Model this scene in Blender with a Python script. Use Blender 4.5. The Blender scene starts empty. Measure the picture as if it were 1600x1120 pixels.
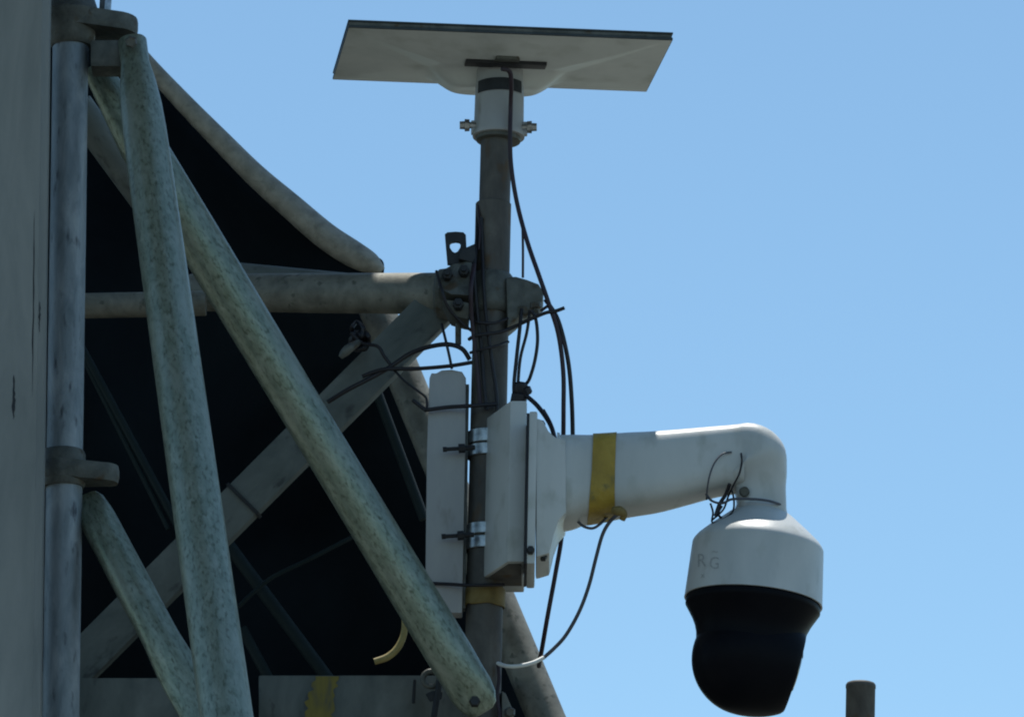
import bpy, bmesh, math, random
from mathutils import Vector, Matrix, noise
random.seed(7)
rad = math.radians
scene = bpy.context.scene
C = scene.collection

# ------------------------------------------------------------------ camera
F = 8600.0                      # focal length in photo pixels (1600 wide)
PITCH = rad(17.0)
CAM = Vector((0.0, -8.22, 1.6))
FWD = Vector((0, math.cos(PITCH), math.sin(PITCH)))
UP = Vector((0, -math.sin(PITCH), math.cos(PITCH)))
RIGHT = Vector((1, 0, 0))
cd = bpy.data.cameras.new('camera')
cam = bpy.data.objects.new('camera', cd); C.objects.link(cam)
cam.location = CAM
cam.rotation_euler = (math.pi / 2 + PITCH, 0, 0)
cd.sensor_width = 36; cd.lens = F / 1600 * 36
cd.clip_start = 0.1; cd.clip_end = 5000
scene.camera = cam

# ------------------------------------------------------------------ light
SUN_EL, SUN_AZ = 76.0, 5.0     # azimuth from +Y (away from camera) towards +X
sdir = Vector((math.sin(rad(SUN_AZ)) * math.cos(rad(SUN_EL)), math.cos(rad(SUN_AZ)) * math.cos(rad(SUN_EL)), math.sin(rad(SUN_EL))))
world = bpy.data.worlds.new('World'); scene.world = world; world.use_nodes = True
nt = world.node_tree; nt.nodes.clear()
sky = nt.nodes.new('ShaderNodeTexSky'); sky.sky_type = 'NISHITA'; sky.sun_disc = False
sky.sun_elevation = rad(SUN_EL); sky.sun_rotation = rad(SUN_AZ)
sky.altitude = 1500; sky.air_density = 1.0; sky.dust_density = 0.4; sky.ozone_density = 1.4
bg = nt.nodes.new('ShaderNodeBackground'); bg.inputs[1].default_value = 0.135
wo = nt.nodes.new('ShaderNodeOutputWorld')
wb = nt.nodes.new('ShaderNodeMix'); wb.data_type = 'RGBA'; wb.blend_type = 'MULTIPLY'; wb.inputs[0].default_value = 1.0
wb.inputs[7].default_value = (0.97, 1.12, 1.04, 1)      # camera white balance, the same over the whole sky
nt.links.new(sky.outputs[0], wb.inputs[6]); nt.links.new(wb.outputs[2], bg.inputs[0]); nt.links.new(bg.outputs[0], wo.inputs[0])
sl = bpy.data.lights.new('sun', 'SUN'); sl.energy = 5.0; sl.angle = rad(0.53); sl.color = (1.0, 0.965, 0.90)
so = bpy.data.objects.new('sun', sl); C.objects.link(so)
so.rotation_euler = sdir.to_track_quat('Z', 'Y').to_euler(); so.location = (0, 0, 12)
scene.view_settings.view_transform = 'Standard'; scene.view_settings.look = 'None'
scene.view_settings.exposure = 0.22
scene.cycles.filter_width = 2.0; scene.view_settings.gamma = 1.0
scene.view_settings.use_curve_mapping = False

# ------------------------------------------------------------------ helpers
def P(px, py, Y=0.0):
    """world point seen at photo pixel (px, py) on the vertical plane y = Y"""
    d = FWD + RIGHT * ((px - 800) / F) + UP * ((560 - py) / F)
    return CAM + d * ((Y - CAM.y) / d.y)

def S(px, Y=0.0):
    """metres covered by px photo pixels at depth plane Y"""
    return px / F * (Y - CAM.y) / math.cos(PITCH)

def tag(o, label=None, cat=None, group=None, kind=None):
    if label: o['label'] = label
    if cat: o['category'] = cat
    if group: o['group'] = group
    if kind: o['kind'] = kind
    return o

def empty(name, loc, label, cat, group=None):
    e = bpy.data.objects.new(name, None); C.objects.link(e)
    e.location = loc; e.empty_display_size = 0.05
    return tag(e, label, cat, group)

def make(name, verts, faces, mat, parent=None, smooth=40, mw=None, mats=None, fm=None, bevel=0):
    """link a mesh; verts are world points unless mw (local to world matrix) is given"""
    me = bpy.data.meshes.new(name)
    if mw is None:
        c = Vector((0, 0, 0))
        for v in verts: c += Vector(v)
        c /= max(1, len(verts))
        mw = Matrix.Translation(c)
        verts = [Vector(v) - c for v in verts]
    me.from_pydata([tuple(v) for v in verts], [], faces)
    bm = bmesh.new(); bm.from_mesh(me)
    bmesh.ops.recalc_face_normals(bm, faces=bm.faces)
    if bevel:
        es = [e for e in bm.edges if len(e.link_faces) == 2 and e.calc_face_angle(0) > rad(35)]
        bmesh.ops.bevel(bm, geom=es, offset=bevel, segments=2, profile=0.7, affect='EDGES', clamp_overlap=True)
    bm.to_mesh(me); bm.free()
    me.materials.append(mat)
    for p in me.polygons: p.use_smooth = True
    if smooth is not None: me.set_sharp_from_angle(angle=rad(smooth))
    o = bpy.data.objects.new(name, me); C.objects.link(o)
    if parent is not None:
        o.parent = parent
        bpy_pm = parent_world(parent)
        o.matrix_local = bpy_pm.inverted() @ mw
    else:
        o.matrix_local = mw
    return o

def parent_world(p):
    m = p.matrix_basis.copy(); q = p.parent
    while q is not None:
        m = q.matrix_basis @ m; q = q.parent
    return m

def frame_z(a, b, hint=Vector((0, -1, 0))):
    """matrix with origin a, local Z to b, local X as near the hint as can be"""
    z = (b - a).normalized()
    x = hint - z * hint.dot(z)
    if x.length < 1e-5: x = Vector((1, 0, 0)) - z * z.x
    x.normalize(); y = z.cross(x)
    m = Matrix((x, y, z)).transposed().to_4x4(); m.translation = a
    return m

def straight_tube(name, a, b, rings, mat, parent=None, n=32, hollow=0.0, hint=Vector((0, -1, 0)), sharp=40):
    """rings: (t in metres from a, rx along hint, ry across). closed caps, or open mouth with wall"""
    m = frame_z(a, b, hint); V = []; Fc = []
    for (t, rx, ry) in rings:
        for i in range(n):
            an = 2 * math.pi * i / n
            V.append(Vector((math.cos(an) * rx, math.sin(an) * ry, t)))
    for k in range(len(rings) - 1):
        for i in range(n):
            j = (i + 1) % n
            Fc.append((k * n + i, k * n + j, (k + 1) * n + j, (k + 1) * n + i))
    Fc.append(tuple(range(n - 1, -1, -1)))
    if hollow:
        t, rx, ry = rings[-1]; base = len(V)
        for (tt, f) in ((t, 1 - hollow), (t - rx * 3, 1 - hollow)):
            for i in range(n):
                an = 2 * math.pi * i / n
                V.append(Vector((math.cos(an) * rx * f, math.sin(an) * ry * f, tt)))
        l = (len(rings) - 1) * n
        for i in range(n):
            j = (i + 1) % n
            Fc.append((l + i, l + j, base + j, base + i)); Fc.append((base + i, base + j, base + n + j, base + n + i))
        Fc.append(tuple(base + n + i for i in range(n)))
    else:
        l = (len(rings) - 1) * n
        Fc.append(tuple(l + i for i in range(n)))
    return make(name, V, Fc, mat, parent, sharp, m)

def simple_tube(name, a, b, r0, r1, mat, parent=None, n=28, hollow=0.0, wob=0.0, seed=0):
    L = (b - a).length; k = max(2, int(L / 0.06)); rings = []
    for i in range(k + 1):
        t = i / k; r = r0 + (r1 - r0) * t
        r *= 1 + wob * noise.noise(Vector((seed * 7.1, t * L * 6, 0)))
        rings.append((t * L, r, r))
    e = r1 * 0.06
    rings[-1] = (L - e, rings[-1][1], rings[-1][2]); rings.append((L, r1 * 0.94, r1 * 0.94))
    return straight_tube(name, a, b, rings, mat, parent, n, hollow)

def catmull(pts, sub=6):
    out = []; n = len(pts)
    for i in range(n - 1):
        p0 = pts[max(0, i - 1)]; p1 = pts[i]; p2 = pts[i + 1]; p3 = pts[min(n - 1, i + 2)]
        for s in range(sub):
            t = s / sub
            out.append([0.5 * ((2 * b) + (-a + c) * t + (2 * a - 5 * b + 4 * c - d) * t * t + (-a + 3 * b - 3 * c + d) * t ** 3)
                        for a, b, c, d in zip(p0, p1, p2, p3)])
    out.append(list(pts[-1]))
    return out

def sweep(name, pts, mat, parent=None, n=10, sub=6, power=2.0, ellipse=1.0, hint=Vector((0, 1, 0)), smooth=50, ends=True):
    """pts: list of (x, y, z, r) world; smooth swept tube; superellipse section; hint = side axis"""
    q = catmull([tuple(p) for p in pts], sub) if sub > 1 else [list(p) for p in pts]
    V = []; Fc = []
    N = len(q)
    prev = None
    for i in range(N):
        a = Vector(q[max(0, i - 1)][:3]); b = Vector(q[min(N - 1, i + 1)][:3])
        z = (b - a).normalized()
        if prev is None:
            x = hint - z * hint.dot(z)
            if x.length < 1e-4: x = Vector((1, 0, 0)) - z * z.x
        else:
            x = prev - z * prev.dot(z)
        x.normalize(); prev = x; y = z.cross(x)
        o = Vector(q[i][:3]); r = q[i][3]
        for k in range(n):
            an = 2 * math.pi * k / n
            cx, sx = math.cos(an), math.sin(an)
            cx2 = math.copysign(abs(cx) ** (2 / power), cx); sx2 = math.copysign(abs(sx) ** (2 / power), sx)
            V.append(o + x * (cx2 * r * ellipse) + y * (sx2 * r))
    for i in range(N - 1):
        for k in range(n):
            j = (k + 1) % n
            Fc.append((i * n + k, i * n + j, (i + 1) * n + j, (i + 1) * n + k))
    if ends:
        Fc.append(tuple(range(n - 1, -1, -1))); Fc.append(tuple((N - 1) * n + k for k in range(n)))
    return make(name, V, Fc, mat, parent, smooth)

def cable(name, pp, w, mat, parent=None, Y=-0.05, label=None, group=None, cat='cable', wmul=None, n=8, kink=0.0):
    """pp: (px, py) or (px, py, Y); w: width in photo pixels"""
    pts = []
    for i, p in enumerate(pp):
        yy = p[2] if len(p) > 2 else Y
        v = P(p[0], p[1], yy)
        if kink and 0 < i < len(pp) - 1:
            v += Vector((random.uniform(-kink, kink), random.uniform(-kink, kink) * 3, random.uniform(-kink, kink)))
        pts.append((v.x, v.y, v.z, S(w / 2, yy)))
    o = sweep(name, pts, mat, parent, n=n, sub=6)
    if label: tag(o, label, cat, group)
    return o

def lathe(name, a, b, prof, mat, parent=None, n=48, hint=Vector((0, -1, 0)), smooth=35):
    """prof: (t, r) t in metres along a->b"""
    m = frame_z(a, b, hint); V = []; Fc = []
    for (t, r) in prof:
        for i in range(n):
            an = 2 * math.pi * i / n
            V.append(Vector((math.cos(an) * r, math.sin(an) * r, t)))
    for k in range(len(prof) - 1):
        for i in range(n):
            j = (i + 1) % n
            Fc.append((k * n + i, k * n + j, (k + 1) * n + j, (k + 1) * n + i))
    Fc.append(tuple(range(n - 1, -1, -1))); Fc.append(tuple((len(prof) - 1) * n + i for i in range(n)))
    return make(name, V, Fc, mat, parent, smooth, m)

def prism(name, poly0, poly1, mat, parent=None, bevel=0.0, smooth=40):
    n = len(poly0); V = list(poly0) + list(poly1)
    Fc = [tuple(range(n)), tuple(range(2 * n - 1, n - 1, -1))]
    for i in range(n):
        j = (i + 1) % n; Fc.append((i, n + i, n + j, j))
    return make(name, V, Fc, mat, parent, smooth, bevel=bevel)

def pix_box(name, x0, y0, x1, y1, Y0, Y1, mat, parent=None, bevel=0.003, x0b=None, x1b=None):
    """upright box whose front face (at Y0) covers the photo rectangle; true world extrusion in y. x0b/x1b bottom x"""
    x0b = x0 if x0b is None else x0b; x1b = x1 if x1b is None else x1b
    f = [P(x0, y0, Y0), P(x1, y0, Y0), P(x1b, y1, Y0), P(x0b, y1, Y0)]
    k = [v + Vector((0, Y1 - Y0, 0)) for v in f]
    return prism(name, f, k, mat, parent, bevel)

# ------------------------------------------------------------------ materials
def material(name, cols, scale=30, stretch=(1, 1, 1), rough=(0.5, 0.75), metal=0.0, bump=0.25, bscale=180, bdist=0.0012,
             spots=None, spot_scale=60, spot_lo=0.60, spot_hi=0.68, spec=0.4, detail=8, coord='Object', spots2=None, s2=(0.6, 0.66), s2scale=14):
    """mottled weathered surface: colour ramp over stretched noise, spot layers, fine bump"""
    m = bpy.data.materials.new(name); m.use_nodes = True; t = m.node_tree; N = t.nodes; L = t.links
    b = N['Principled BSDF']; b.inputs['Metallic'].default_value = metal
    b.inputs['Specular IOR Level'].default_value = spec
    tc = N.new('ShaderNodeTexCoord'); mp = N.new('ShaderNodeMapping'); L.new(tc.outputs[coord], mp.inputs[0])
    mp.inputs['Scale'].default_value = stretch
    n1 = N.new('ShaderNodeTexNoise'); n1.inputs['Scale'].default_value = scale; n1.inputs['Detail'].default_value = detail
    n1.inputs['Roughness'].default_value = 0.62; n1.inputs['Distortion'].default_value = 0.4
    L.new(mp.outputs[0], n1.inputs['Vector'])
    r = N.new('ShaderNodeValToRGB'); L.new(n1.outputs[0], r.inputs[0])
    e = r.color_ramp.elements
    k = len(cols)
    e[0].position = 0.30; e[0].color = (*cols[0], 1); e[1].position = 0.70; e[1].color = (*cols[-1], 1)
    for i in range(1, k - 1):
        ne = e.new(0.30 + 0.40 * i / (k - 1)); ne.color = (*cols[i], 1)
    col = r.outputs[0]
    def layer(col, color, sc, lo, hi, st=(1, 1, 1)):
        mp2 = N.new('ShaderNodeMapping'); L.new(tc.outputs[coord], mp2.inputs[0]); mp2.inputs['Scale'].default_value = st
        mp2.inputs['Location'].default_value = (3.1, 1.7, 5.3)
        n2 = N.new('ShaderNodeTexNoise'); n2.inputs['Scale'].default_value = sc; n2.inputs['Detail'].default_value = 6
        L.new(mp2.outputs[0], n2.inputs['Vector'])
        mr = N.new('ShaderNodeMapRange'); mr.inputs[1].default_value = lo; mr.inputs[2].default_value = hi
        L.new(n2.outputs[0], mr.inputs[0])
        mx = N.new('ShaderNodeMix'); mx.data_type = 'RGBA'
        L.new(mr.outputs[0], mx.inputs[0]); L.new(col, mx.inputs[6]); mx.inputs[7].default_value = (*color, 1)
        return mx.outputs[2]
    if spots: col = layer(col, spots, spot_scale, spot_lo, spot_hi, stretch)
    if spots2: col = layer(col, spots2, s2scale, s2[0], s2[1], (1, 1, 0.35))
    L.new(col, b.inputs['Base Color'])
    rr = N.new('ShaderNodeMapRange'); rr.inputs[3].default_value = rough[0]; rr.inputs[4].default_value = rough[1]
    L.new(n1.outputs[0], rr.inputs[0]); L.new(rr.outputs[0], b.inputs['Roughness'])
    if bump:
        nb = N.new('ShaderNodeTexNoise'); nb.inputs['Scale'].default_value = bscale; nb.inputs['Detail'].default_value = 5
        L.new(tc.outputs[coord], nb.inputs['Vector'])
        ad = N.new('ShaderNodeMath'); ad.operation = 'MULTIPLY_ADD'; ad.inputs[1].default_value = 0.6
        L.new(n1.outputs[0], ad.inputs[0]); L.new(nb.outputs[0], ad.inputs[2])
        bp = N.new('ShaderNodeBump'); bp.inputs['Strength'].default_value = bump; bp.inputs['Distance'].default_value = bdist
        L.new(ad.outputs[0], bp.inputs['Height']); L.new(bp.outputs[0], b.inputs['Normal'])
    return m

M = {}
M['green_galv'] = material('greenish galvanised steel', [(0.155, 0.19, 0.145), (0.205, 0.24, 0.19), (0.27, 0.305, 0.25)], 95, (1, 1, 0.45),
    (0.28, 0.50), 0.55, 0.45, 260, spots=(0.09, 0.105, 0.075), spot_scale=210, spot_lo=0.5, spot_hi=0.72, spots2=(0.27, 0.295, 0.245), s2=(0.5, 0.75), s2scale=26)
M['blue_galv'] = material('blue grey galvanised steel', [(0.13, 0.16, 0.18), (0.22, 0.255, 0.28), (0.34, 0.375, 0.40)], 40, (1, 1, 0.3),
    (0.45, 0.65), 0.35, 0.35, 160, spots=(0.07, 0.08, 0.095), spot_scale=90, spot_lo=0.60, spot_hi=0.74, spots2=(0.26, 0.29, 0.32), s2=(0.58, 0.72), s2scale=16)
M['beige_galv'] = material('dull beige galvanised steel', [(0.10, 0.10, 0.085), (0.17, 0.17, 0.145), (0.25, 0.245, 0.21)], 24, (1, 1, 1),
    (0.5, 0.7), 0.2, 0.3, 160, spots=(0.09, 0.095, 0.08), spot_scale=60)
M['pale_galv'] = material('pale beige galvanised steel', [(0.16, 0.155, 0.13), (0.25, 0.24, 0.205), (0.33, 0.32, 0.275)], 40, (1, 1, 1),
    (0.45, 0.65), 0.2, 0.3, 200)
M['grey_steel'] = material('dull grey painted steel', [(0.065, 0.078, 0.074), (0.105, 0.12, 0.113), (0.155, 0.17, 0.16)], 16, (1, 1, 0.5),
    (0.55, 0.75), 0.1, 0.3, 150, spots=(0.05, 0.055, 0.055), spot_scale=40, spot_lo=0.6, spot_hi=0.7)
M['pole_steel'] = material('brown grey weathered steel', [(0.045, 0.043, 0.04), (0.085, 0.08, 0.072), (0.13, 0.125, 0.11)], 22, (1, 1, 0.5),
    (0.55, 0.8), 0.2, 0.5, 140, spots=(0.085, 0.055, 0.03), spot_scale=34, spot_lo=0.58, spot_hi=0.70)
M['coupler'] = material('forged dirty steel', [(0.05, 0.052, 0.048), (0.095, 0.10, 0.09), (0.15, 0.155, 0.14)], 30, (1, 1, 1),
    (0.45, 0.75), 0.35, 0.6, 130, bdist=0.002, spots=(0.07, 0.05, 0.03), spot_scale=40, spot_lo=0.6, spot_hi=0.7)
M['dark_steel'] = material('dark blackened steel', [(0.012, 0.014, 0.017), (0.03, 0.032, 0.035)], 40, (1, 1, 1), (0.4, 0.7), 0.3, 0.5, 130)
M['column'] = material('weathered grey render', [(0.15, 0.165, 0.162), (0.21, 0.222, 0.216), (0.275, 0.282, 0.27)], 12, (1, 1, 0.18),
    (0.75, 0.9), 0, 0.35, 90, bdist=0.002, spots=(0.06, 0.062, 0.065), spot_scale=9, spot_lo=0.67, spot_hi=0.71, spec=0.2)
M['shade_sheet'] = material('black plastic sheeting', [(0.002, 0.0032, 0.005), (0.009, 0.013, 0.016)], 2.5, (1, 1, 1), (0.85, 0.95), 0, 0.0, spec=0.04)  # near-black colour carries the deep shade of the interior
M['shade_tube'] = material('tube darkened for shade', [(0.006, 0.013, 0.014), (0.014, 0.024, 0.026)], 20, (1, 1, 1), (0.6, 0.8), 0, 0.2, spec=0.2)  # dim interior light put into the colour
M['white_paint'] = material('white powder coated metal', [(0.40, 0.42, 0.41), (0.45, 0.465, 0.455), (0.49, 0.50, 0.49)], 9, (1, 1, 0.6),
    (0.30, 0.5), 0, 0.22, 120, bdist=0.0008, spots=(0.31, 0.32, 0.29), spot_scale=30, spot_lo=0.54, spot_hi=0.78, spec=0.45, spots2=(0.34, 0.36, 0.36), s2=(0.5, 0.75), s2scale=9)
M['panel_white'] = material('dull white plastic', [(0.29, 0.295, 0.30), (0.33, 0.335, 0.335), (0.37, 0.375, 0.37)], 12, (1, 1, 0.4),
    (0.5, 0.65), 0, 0.12, 220, spots=(0.22, 0.22, 0.20), spot_scale=30, spot_lo=0.62, spot_hi=0.76)
M['dish_white'] = material('off white plastic', [(0.50, 0.525, 0.51), (0.56, 0.585, 0.57), (0.62, 0.64, 0.62)], 10, (1, 1, 1),
    (0.5, 0.62), 0, 0.08, 200, spots=(0.42, 0.44, 0.41), spot_scale=16, spot_lo=0.55, spot_hi=0.75)
M['dish_edge'] = material('dark rim plastic', [(0.012, 0.016, 0.018), (0.035, 0.045, 0.048)], 30, (1, 1, 1), (0.35, 0.5), 0, 0.1)
M['rubber'] = material('black cable sheath', [(0.006, 0.006, 0.009), (0.014, 0.013, 0.018)], 60, (1, 1, 1), (0.45, 0.6), 0, 0.15)
M['plum_cable'] = material('plum black cable sheath', [(0.016, 0.009, 0.016), (0.03, 0.016, 0.026)], 60, (1, 1, 1), (0.45, 0.6), 0, 0.15)
M['grey_cable'] = material('grey cable sheath', [(0.05, 0.055, 0.07), (0.085, 0.09, 0.11)], 60, (1, 1, 1), (0.45, 0.6), 0, 0.15)
M['sunlit_cable'] = material('cable sheath paled for sunlight', [(0.55, 0.56, 0.55), (0.65, 0.66, 0.64)], 60, (1, 1, 1), (0.45, 0.6), 0, 0.15)  # pale colour for the part of the cable in sun
M['tape'] = material('yellow vinyl tape', [(0.22, 0.145, 0.014), (0.30, 0.20, 0.022), (0.36, 0.245, 0.035)], 22, (1, 1, 1), (0.4, 0.6), 0, 0.8, 60, bdist=0.004, spots=(0.17, 0.13, 0.03), spot_scale=30)
M['old_tape'] = material('faded dirty yellow tape', [(0.08, 0.06, 0.02), (0.17, 0.12, 0.035), (0.22, 0.165, 0.06)], 30, (1, 1, 1), (0.6, 0.8), 0, 0.4, 70, bdist=0.002)
M['yellow_paint'] = material('faded yellow paint', [(0.07, 0.075, 0.06), (0.17, 0.14, 0.03), (0.23, 0.185, 0.04)], 40, (1, 1, 0.3), (0.6, 0.8), 0, 0.3)
M['yellow_strip'] = material('yellow ochre plastic', [(0.22, 0.17, 0.06), (0.32, 0.26, 0.10)], 50, (1, 1, 1), (0.5, 0.7), 0, 0.2)
M['black_dome'] = material('glossy black plastic', [(0.0025, 0.003, 0.005), (0.005, 0.0055, 0.008)], 8, (1, 1, 1), (0.38, 0.5), 0, 0.04, spec=0.06)
M['glass'] = material('dark lens glass', [(0.004, 0.006, 0.006), (0.008, 0.01, 0.01)], 8, (1, 1, 1), (0.04, 0.06), 0, 0.0, spec=0.6)
M['stainless'] = material('bright stainless steel', [(0.16, 0.175, 0.18), (0.55, 0.57, 0.58)], 70, (1, 1, 1), (0.25, 0.5), 1.0, 0.5, 90)
M['ink'] = material('faded grey marker ink', [(0.24, 0.25, 0.25), (0.42, 0.43, 0.43)], 220, (1, 1, 1), (0.5, 0.6), 0, 0.0)
M['plank'] = material('weathered plank', [(0.14, 0.12, 0.09), (0.22, 0.19, 0.15), (0.28, 0.25, 0.2)], 9, (6, 0.4, 6), (0.8, 0.9), 0, 0.3, 60)
M['ground'] = material('dusty pale ground', [(0.085, 0.09, 0.08), (0.12, 0.125, 0.11), (0.165, 0.165, 0.145)], 0.8, (1, 1, 1), (0.9, 1.0), 0, 0.4, 20, bdist=0.02, spec=0.1)

# ------------------------------------------------------------------ setting
g = make('ground', [(-2500, -2500, 0), (2500, -2500, 0), (2500, 2500, 0), (-2500, 2500, 0)], [(0, 1, 2, 3)], M['ground'])
tag(g, kind='structure')

def to_ground(a, b, z=0.0):
    """point where the line a->b meets height z"""
    d = b - a; t = (z - a.z) / d.z
    return a + d * t

# left column: flat face, chamfered corner strip on its right
yc = -0.55
def col_pts(z):
    def X(px_top, px_bot):
        a, b = P(px_top, 0, yc), P(px_bot, 1120, yc); t = (z - a.z) / (b.z - a.z); return a.x + (b.x - a.x) * t
    xr = X(76, 61); xc = X(66, 50)
    xl = X(-330, -345)
    return [Vector((xl, yc, z)), Vector((xc, yc, z)), Vector((xc + 0.001, yc + 0.004, z)), Vector((xr, yc + 0.012, z)), Vector((xr - 0.002, yc + 0.07, z)), Vector((xl, yc + 0.07, z))]
zt = P(0, 0, yc).z
col = prism('column', col_pts(0.0), col_pts(zt + 1.5), M['column'], None, 0.0)
tag(col, 'broad flat-faced weathered grey column along the left edge of the photo', 'column')

# dark vertical cracks, sunk marks on the column face
for (px, y0, y1, w) in ((22, 585, 655, 5), (54, 330, 620, 2), (62, 470, 520, 3)):
    a = P(px, y0, yc - 0.0006); b = P(px - (y1 - y0) * 0.013, y1, yc - 0.0006); V = []
    k = 14
    for i in range(k + 1):
        t = i / k; c = a.lerp(b, t); ww = S(w / 2, yc) * (math.sin(math.pi * t) ** 0.6 + 0.05) * random.uniform(0.5, 1.2)
        sx = random.uniform(-0.0006, 0.0006)
        V += [c + Vector((sx - ww, 0, 0)), c + Vector((sx + ww, 0, 0))]
    make('crack', V, [(2 * i, 2 * i + 1, 2 * i + 3, 2 * i + 2) for i in range(k)], M['dark_steel'], col)

# unseen plank deck, added above the frame to shade the tubes on the left
zd = P(300, 0, 1.3).z + 0.65
deck = empty('shade_deck', (-0.9, -0.7, zd), 'unseen plank deck added overhead to shade the tubes, over the top left', 'deck')
for i in range(9):
    x0 = -2.27 + i * 0.232
    make('plank', [(x0, -2.4, zd), (x0 + 0.2317, -2.4, zd), (x0 + 0.2317, 1.3, zd), (x0, 1.3, zd),
                   (x0, -2.4, zd + 0.04), (x0 + 0.2317, -2.4, zd + 0.04), (x0 + 0.2317, 1.3, zd + 0.04), (x0, 1.3, zd + 0.04)],
         [(0, 1, 2, 3), (4, 5, 6, 7), (0, 1, 5, 4), (1, 2, 6, 5), (2, 3, 7, 6), (3, 0, 4, 7)], M['plank'], deck, bevel=0.003)

# ------------------------------------------------------------------ black sheeting with curved top tube
YS = 0.75
curve = [(196, 56), (238, 108), (293, 167), (344, 219), (399, 274), (454, 322), (508, 368), (552, 397), (579, 412), (597, 424)]
rr_ = [10, 13, 15, 16.5, 18, 20, 21, 21, 17, 7]
pts = []
for (x, y), r in zip(curve, rr_):
    v = P(x, y, YS - 0.06); pts.append((v.x, v.y, v.z, S(r, YS)))
bt = sweep('bent_tube', pts, M['pale_galv'], None, n=28, sub=6)
tag(bt, 'beige curved tube sagging from the top left joint down to the level tube', 'tube', 'scaffold tubes')
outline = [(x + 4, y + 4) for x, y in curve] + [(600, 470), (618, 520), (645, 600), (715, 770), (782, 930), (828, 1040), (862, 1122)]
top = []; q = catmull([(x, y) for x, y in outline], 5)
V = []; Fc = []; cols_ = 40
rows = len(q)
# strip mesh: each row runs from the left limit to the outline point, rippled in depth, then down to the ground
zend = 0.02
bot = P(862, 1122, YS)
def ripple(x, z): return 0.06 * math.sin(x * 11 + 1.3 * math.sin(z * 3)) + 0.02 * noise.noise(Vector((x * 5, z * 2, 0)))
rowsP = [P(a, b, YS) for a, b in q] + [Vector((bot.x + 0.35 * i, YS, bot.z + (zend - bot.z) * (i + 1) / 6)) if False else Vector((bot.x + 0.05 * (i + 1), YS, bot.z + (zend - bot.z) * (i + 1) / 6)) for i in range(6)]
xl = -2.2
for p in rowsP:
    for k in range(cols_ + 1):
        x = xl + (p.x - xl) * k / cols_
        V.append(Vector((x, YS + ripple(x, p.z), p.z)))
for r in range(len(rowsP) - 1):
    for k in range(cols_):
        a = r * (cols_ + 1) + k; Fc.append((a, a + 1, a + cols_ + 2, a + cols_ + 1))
sh = make('backdrop', V, Fc, M['shade_sheet'], None, None)
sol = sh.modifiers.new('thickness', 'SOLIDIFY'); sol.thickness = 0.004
tag(sh, 'black sheeting standing in for the dark interior behind the tubes, below the curved tube', 'backdrop')

# faint inner tubes; the dim light in there is put into their dark colour
deep = [((150, 585), (285, 835), 13, 'faint shade-darkened tube in the dark at left, upper one of the narrow pair'),
        ((140, 580), (250, 800), 8, 'faint thin shade-darkened tube in the dark at left, lower one of the narrow pair'),
        ((362, 858), (505, 1050), 20, 'faint shade-darkened tube slanting down to the yellow marked beam'),
        ((380, 985), (420, 1060), 16, 'short faint shade-darkened tube just above the end of the yellow marked beam'),
        ((590, 615), (655, 790), 16, 'faint shade-darkened tube between the diagonal braces left of the pale panel')]
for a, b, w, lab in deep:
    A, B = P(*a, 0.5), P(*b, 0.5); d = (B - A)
    o = simple_tube('shade_tube', A - d * (0.22 if w == 13 or w == 8 else 0.05), B + d * 0.12, S(w / 2, .5), S(w / 2, .5), M['shade_tube'], n=16)
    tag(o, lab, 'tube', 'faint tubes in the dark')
cable('wire', [(372, 948), (420, 905), (480, 875), (552, 838)], 7, M['shade_tube'], Y=0.45, label='faint thin shade-darkened wire crossing the faint tube above the yellow marked beam', cat='wire')

# ------------------------------------------------------------------ scaffold tubes
GT = 'scaffold tubes'
# level tube running to the pole
o = simple_tube('level_tube', P(300, 457, 0.30), P(738, 459, 0.02), S(30, .1), S(33.5), M['beige_galv'], n=32, wob=0.01)
tag(o, 'level beige grey tube running into the coupler beside the upright pole', 'tube', GT)
o = simple_tube('level_tube', P(120, 478, 0.22), P(322, 474, 0.22), S(20, .2), S(20, .2), M['beige_galv'], n=28, hollow=0.15)
tag(o, 'short thin level tube end behind the greenish upright tube at left', 'tube', GT)
o = simple_tube('level_tube', P(330, 425, 0.42), P(560, 447, 0.30), S(19, .4), S(19, .3), M['grey_steel'], n=24)
tag(o, 'dark grey tube just above the level beige tube, under the curved tube', 'tube', GT)

# flat diagonal brace (box section) rising to the pole
A, B = P(60, 1103, 0.16), P(712, 451, 0.05)
def box_bar(name, A, B, w, d, mat, parent=None, bevel=0.004, hint=Vector((0, -1, 0))):
    m = frame_z(A, B, hint); L = (B - A).length
    V = [Vector((x, y, z)) for z in (0, L) for x, y in ((-d / 2, -w / 2), (d / 2, -w / 2), (d / 2, w / 2), (-d / 2, w / 2))]
    Fc = [(0, 1, 2, 3), (4, 5, 6, 7), (0, 1, 5, 4), (1, 2, 6, 5), (2, 3, 7, 6), (3, 0, 4, 7)]
    return make(name, V, Fc, mat, parent, 40, m, bevel=bevel)
br = empty('diagonal_brace', A, 'flat dull grey bar rising at 45 degrees from lower left to the pole', 'brace', 'flat braces')
box_bar('bar', A, B, S(64), 0.03, M['grey_steel'], br)
h0 = P(613, 532, 0.045); h0.y = 0.045
straight_tube('bolt', P(613, 532, 0.10), P(613, 532, 0.10) + Vector((0, -0.05, 0)), [(0, .011, .011), (.028, .011, .011), (.034, .008, .008)], M['dark_steel'], br, n=6)
# dark strap round it
m0 = P(384, 784, 0.02)
sd = (B - A).normalized()
ac = A + sd * ((m0 - A).dot(sd))
box_bar('strap', ac, ac + sd * 0.006, S(69), 0.038, M['dark_steel'], br, bevel=0.001)

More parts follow.
